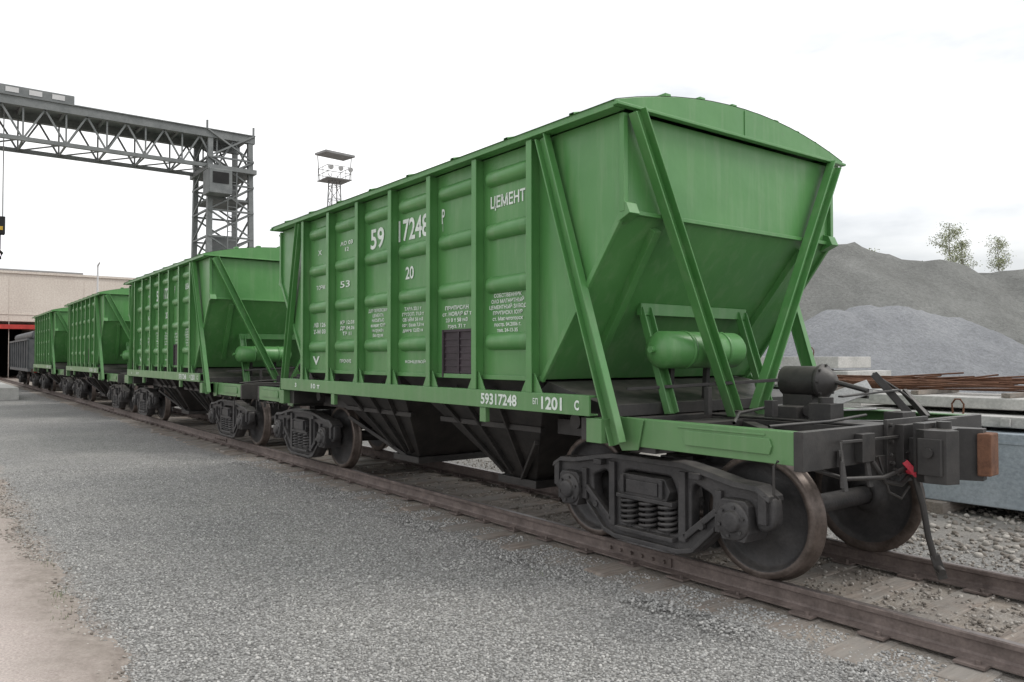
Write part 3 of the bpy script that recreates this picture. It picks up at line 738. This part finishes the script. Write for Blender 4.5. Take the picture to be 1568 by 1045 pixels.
m=MB(); m.cyl((-28.5,-3.60,12.1),(-28.5,-3.60,7.2),.02,n=6); m.cyl((-28.5,-3.75,12.1),(-28.5,-3.75,7.2),.02,n=6); m.obj('hoist_cable',MAST,e)
m=MB(); m.box(-28.7,-28.3,-3.95,-3.52,6.6,7.3); m.cyl((-28.5,-3.75,6.0),(-28.5,-3.75,6.6),.10); m.tube([(-28.5,-3.75,6.0),(-28.5,-3.6,5.85),(-28.5,-3.65,5.65),(-28.5,-3.85,5.65)],.06); m.obj('hook_block',DARKIN,e,.03)
m=MB(); m.box(-28.29,-28.28,-3.85,-3.6,6.75,6.90); m.obj('hook_block_stripe',YEL,e)

# ------------------------------------------------------------ floodlight tower, lamp pole
e=empty('floodlight_tower',(-47.9,19.2,0)); m=MB()
for sx in(-1,1):
    for sy in(-1,1): m.beam((sx*.8,sy*.8,GZ),(sx*.33,sy*.33,15.4),.07,.07)
z=0
while z<15.3:
    w=.8-.47*z/15.4
    for a,b in(((-w,-w),(w,-w)),((w,-w),(w,w)),((w,w),(-w,w)),((-w,w),(-w,-w))):
        m.beam((*a,z),(*b,z+1),.035,.035); m.beam((*a,z),(*b,z),.035,.035)
    z+=1
m.box(-1.0,1.0,-1.0,1.0,15.4,15.46)
for sx in(-1,0,1):
    for sy in(-1,1): m.beam((sx*.95,sy*.95,15.4),(sx*.95,sy*.95,16.4),.035,.035)
for zz in(15.9,16.4):
    for sy in(-1,1): m.beam((-.95,sy*.95,zz),(.95,sy*.95,zz),.035,.035); m.beam((sy*.95,-.95,zz),(sy*.95,.95,zz),.035,.035)
m.prism([(-1,-1.2,17.45),(1.1,-1.2,17.3),(1.1,1.2,17.2),(-1,1.2,17.35)],(0,0,.16))
for sx in(-1,1): m.beam((sx*.8,sx*.9,15.4),(sx*.9,sx*1.0,17.4),.05,.05)
m.obj('mast',MAST,e)
m=MB(); 
for k in range(3): m.cyl((.95,-.8+k*.8,16.3),(1.2,-.8+k*.8,16.15),.12,.2,n=12)
m.obj('floodlights',LIGHTW,e)
e=empty('lamp_pole',(-58.9,4.6,0)); m=MB(); m.cyl((0,0,GZ),(0,0,8.9),.10,.06,n=10); m.beam((0,0,8.8),(.8,0,9.0),.08,.08); m.obj('pole',LIGHTW,e)

# ------------------------------------------------------------ buildings
e=empty('beige_workshop_building'); m=MB()
m.box(-95,-75,-45,-1.9,GZ,9.35); m.box(-95,-75,2.2,34,GZ,9.35); m.box(-95,-75,-1.9,2.2,5.0,9.35)
m.obj('walls',BEIGE,e)
m=MB(); m.box(-95,-74.85,-45,34,9.35,9.55)
for y in range(-42,34,6): m.box(-75,-74.97,y,y+.04,GZ,9.35)
m.box(-75,-74.95,-45,34,5.6,5.68)
m.obj('parapet',BEIGE,e)
m=MB(); m.box(-75.2,-74.7,-2.1,-1.6,GZ,4.6); m.box(-75.2,-74.7,2.0,2.4,GZ,4.6); m.box(-75.2,-74.7,-2.1,2.4,4.3,4.7); m.box(-74.9,-72.6,2.3,2.45,GZ,4.3); m.box(-74.9,-72.6,-2.15,-2.0,GZ,4.3)
m.obj('red_gate',RED,e)
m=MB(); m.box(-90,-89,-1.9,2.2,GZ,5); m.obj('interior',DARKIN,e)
e=empty('pale_annex_building'); m=MB(); m.box(-110,-96,-1.5,8.8,GZ,11.6); m.obj('walls',LIGHTW,e)
m=MB(); m.box(-110.1,-95.9,-1.6,8.9,11.6,11.75)
for k in range(7): m.box(-95.98,-95.9,-1+k*1.35,-.1+k*1.35,10.7,11.3)
m.obj('roof_and_windows',MAST,e)
slabs('concrete_platform',[(-66,-33,-4.4,-2.6,GZ-.02,.35,0)])
e=empty('site_hut',(-62,3.2,0)); m=MB(); m.box(-1.5,1.5,-1,1,GZ,4.0); m.box(-1.7,1.7,-1.2,1.2,4.0,4.15); m.box(1.5,1.53,-.5,.5,2.4,3.2); m.obj('walls',CRANE,e)

# ------------------------------------------------------------ world, sun, camera
sun_el=math.radians(50); az=Vector((.62,.78)).normalized()
w=bpy.data.worlds.new('World'); S.world=w; w.use_nodes=True; nt=w.node_tree; bg=nt.nodes['Background']
sky=N(nt,'ShaderNodeTexSky',sky_type='NISHITA'); sky.sun_disc=False; sky.sun_elevation=sun_el; sky.sun_rotation=math.atan2(az.x,az.y)
sky.air_density=1.5; sky.dust_density=3
tc=N(nt,'ShaderNodeTexCoord'); mp=mapping(nt,tc.outputs['Generated'],(1,1,2.4),(3.3,1.7,.4))
cl=noise(nt,mp,2.1,6,.55)
cover=ramp(nt,cl,[(.33,.80),(.52,1)])
cl2=noise(nt,mapping(nt,tc.outputs['Generated'],(1.3,1.3,4),(5.1,2.2,0)),1.7,6,.55)
cc=ramp(nt,cl2,[(.36,(.64,.66,.69)),(.56,(1,1,1))])
vm=N(nt,'ShaderNodeVectorMath',operation='SCALE'); nt.links.new(cc,vm.inputs[0]); vm.inputs[3].default_value=14.0
nt.links.new(mix(nt,cover,sky.outputs[0],vm.outputs[0]),bg.inputs['Color']); bg.inputs['Strength'].default_value=.1
sd=bpy.data.lights.new('sun','SUN'); sd.energy=1.5; sd.angle=math.radians(18); sd.color=(1,.96,.90)
so=bpy.data.objects.new('sun',sd); S.collection.objects.link(so)
dv=Vector((az.x*math.cos(sun_el),az.y*math.cos(sun_el),math.sin(sun_el))); so.rotation_euler=dv.to_track_quat('Z','Y').to_euler(); so.location=dv*50
cd=bpy.data.cameras.new('camera'); cd.sensor_width=36; cd.lens=1190/1568*36; cd.clip_end=3000; cd.clip_start=.05
co=bpy.data.objects.new('camera',cd); S.collection.objects.link(co); co.location=(8.32,-6.0,1.70)
p=math.radians(1.23); look=Vector((-.7979*math.cos(p),.6028*math.cos(p),math.sin(p)))
co.rotation_euler=look.to_track_quat('-Z','Y').to_euler(); S.camera=co
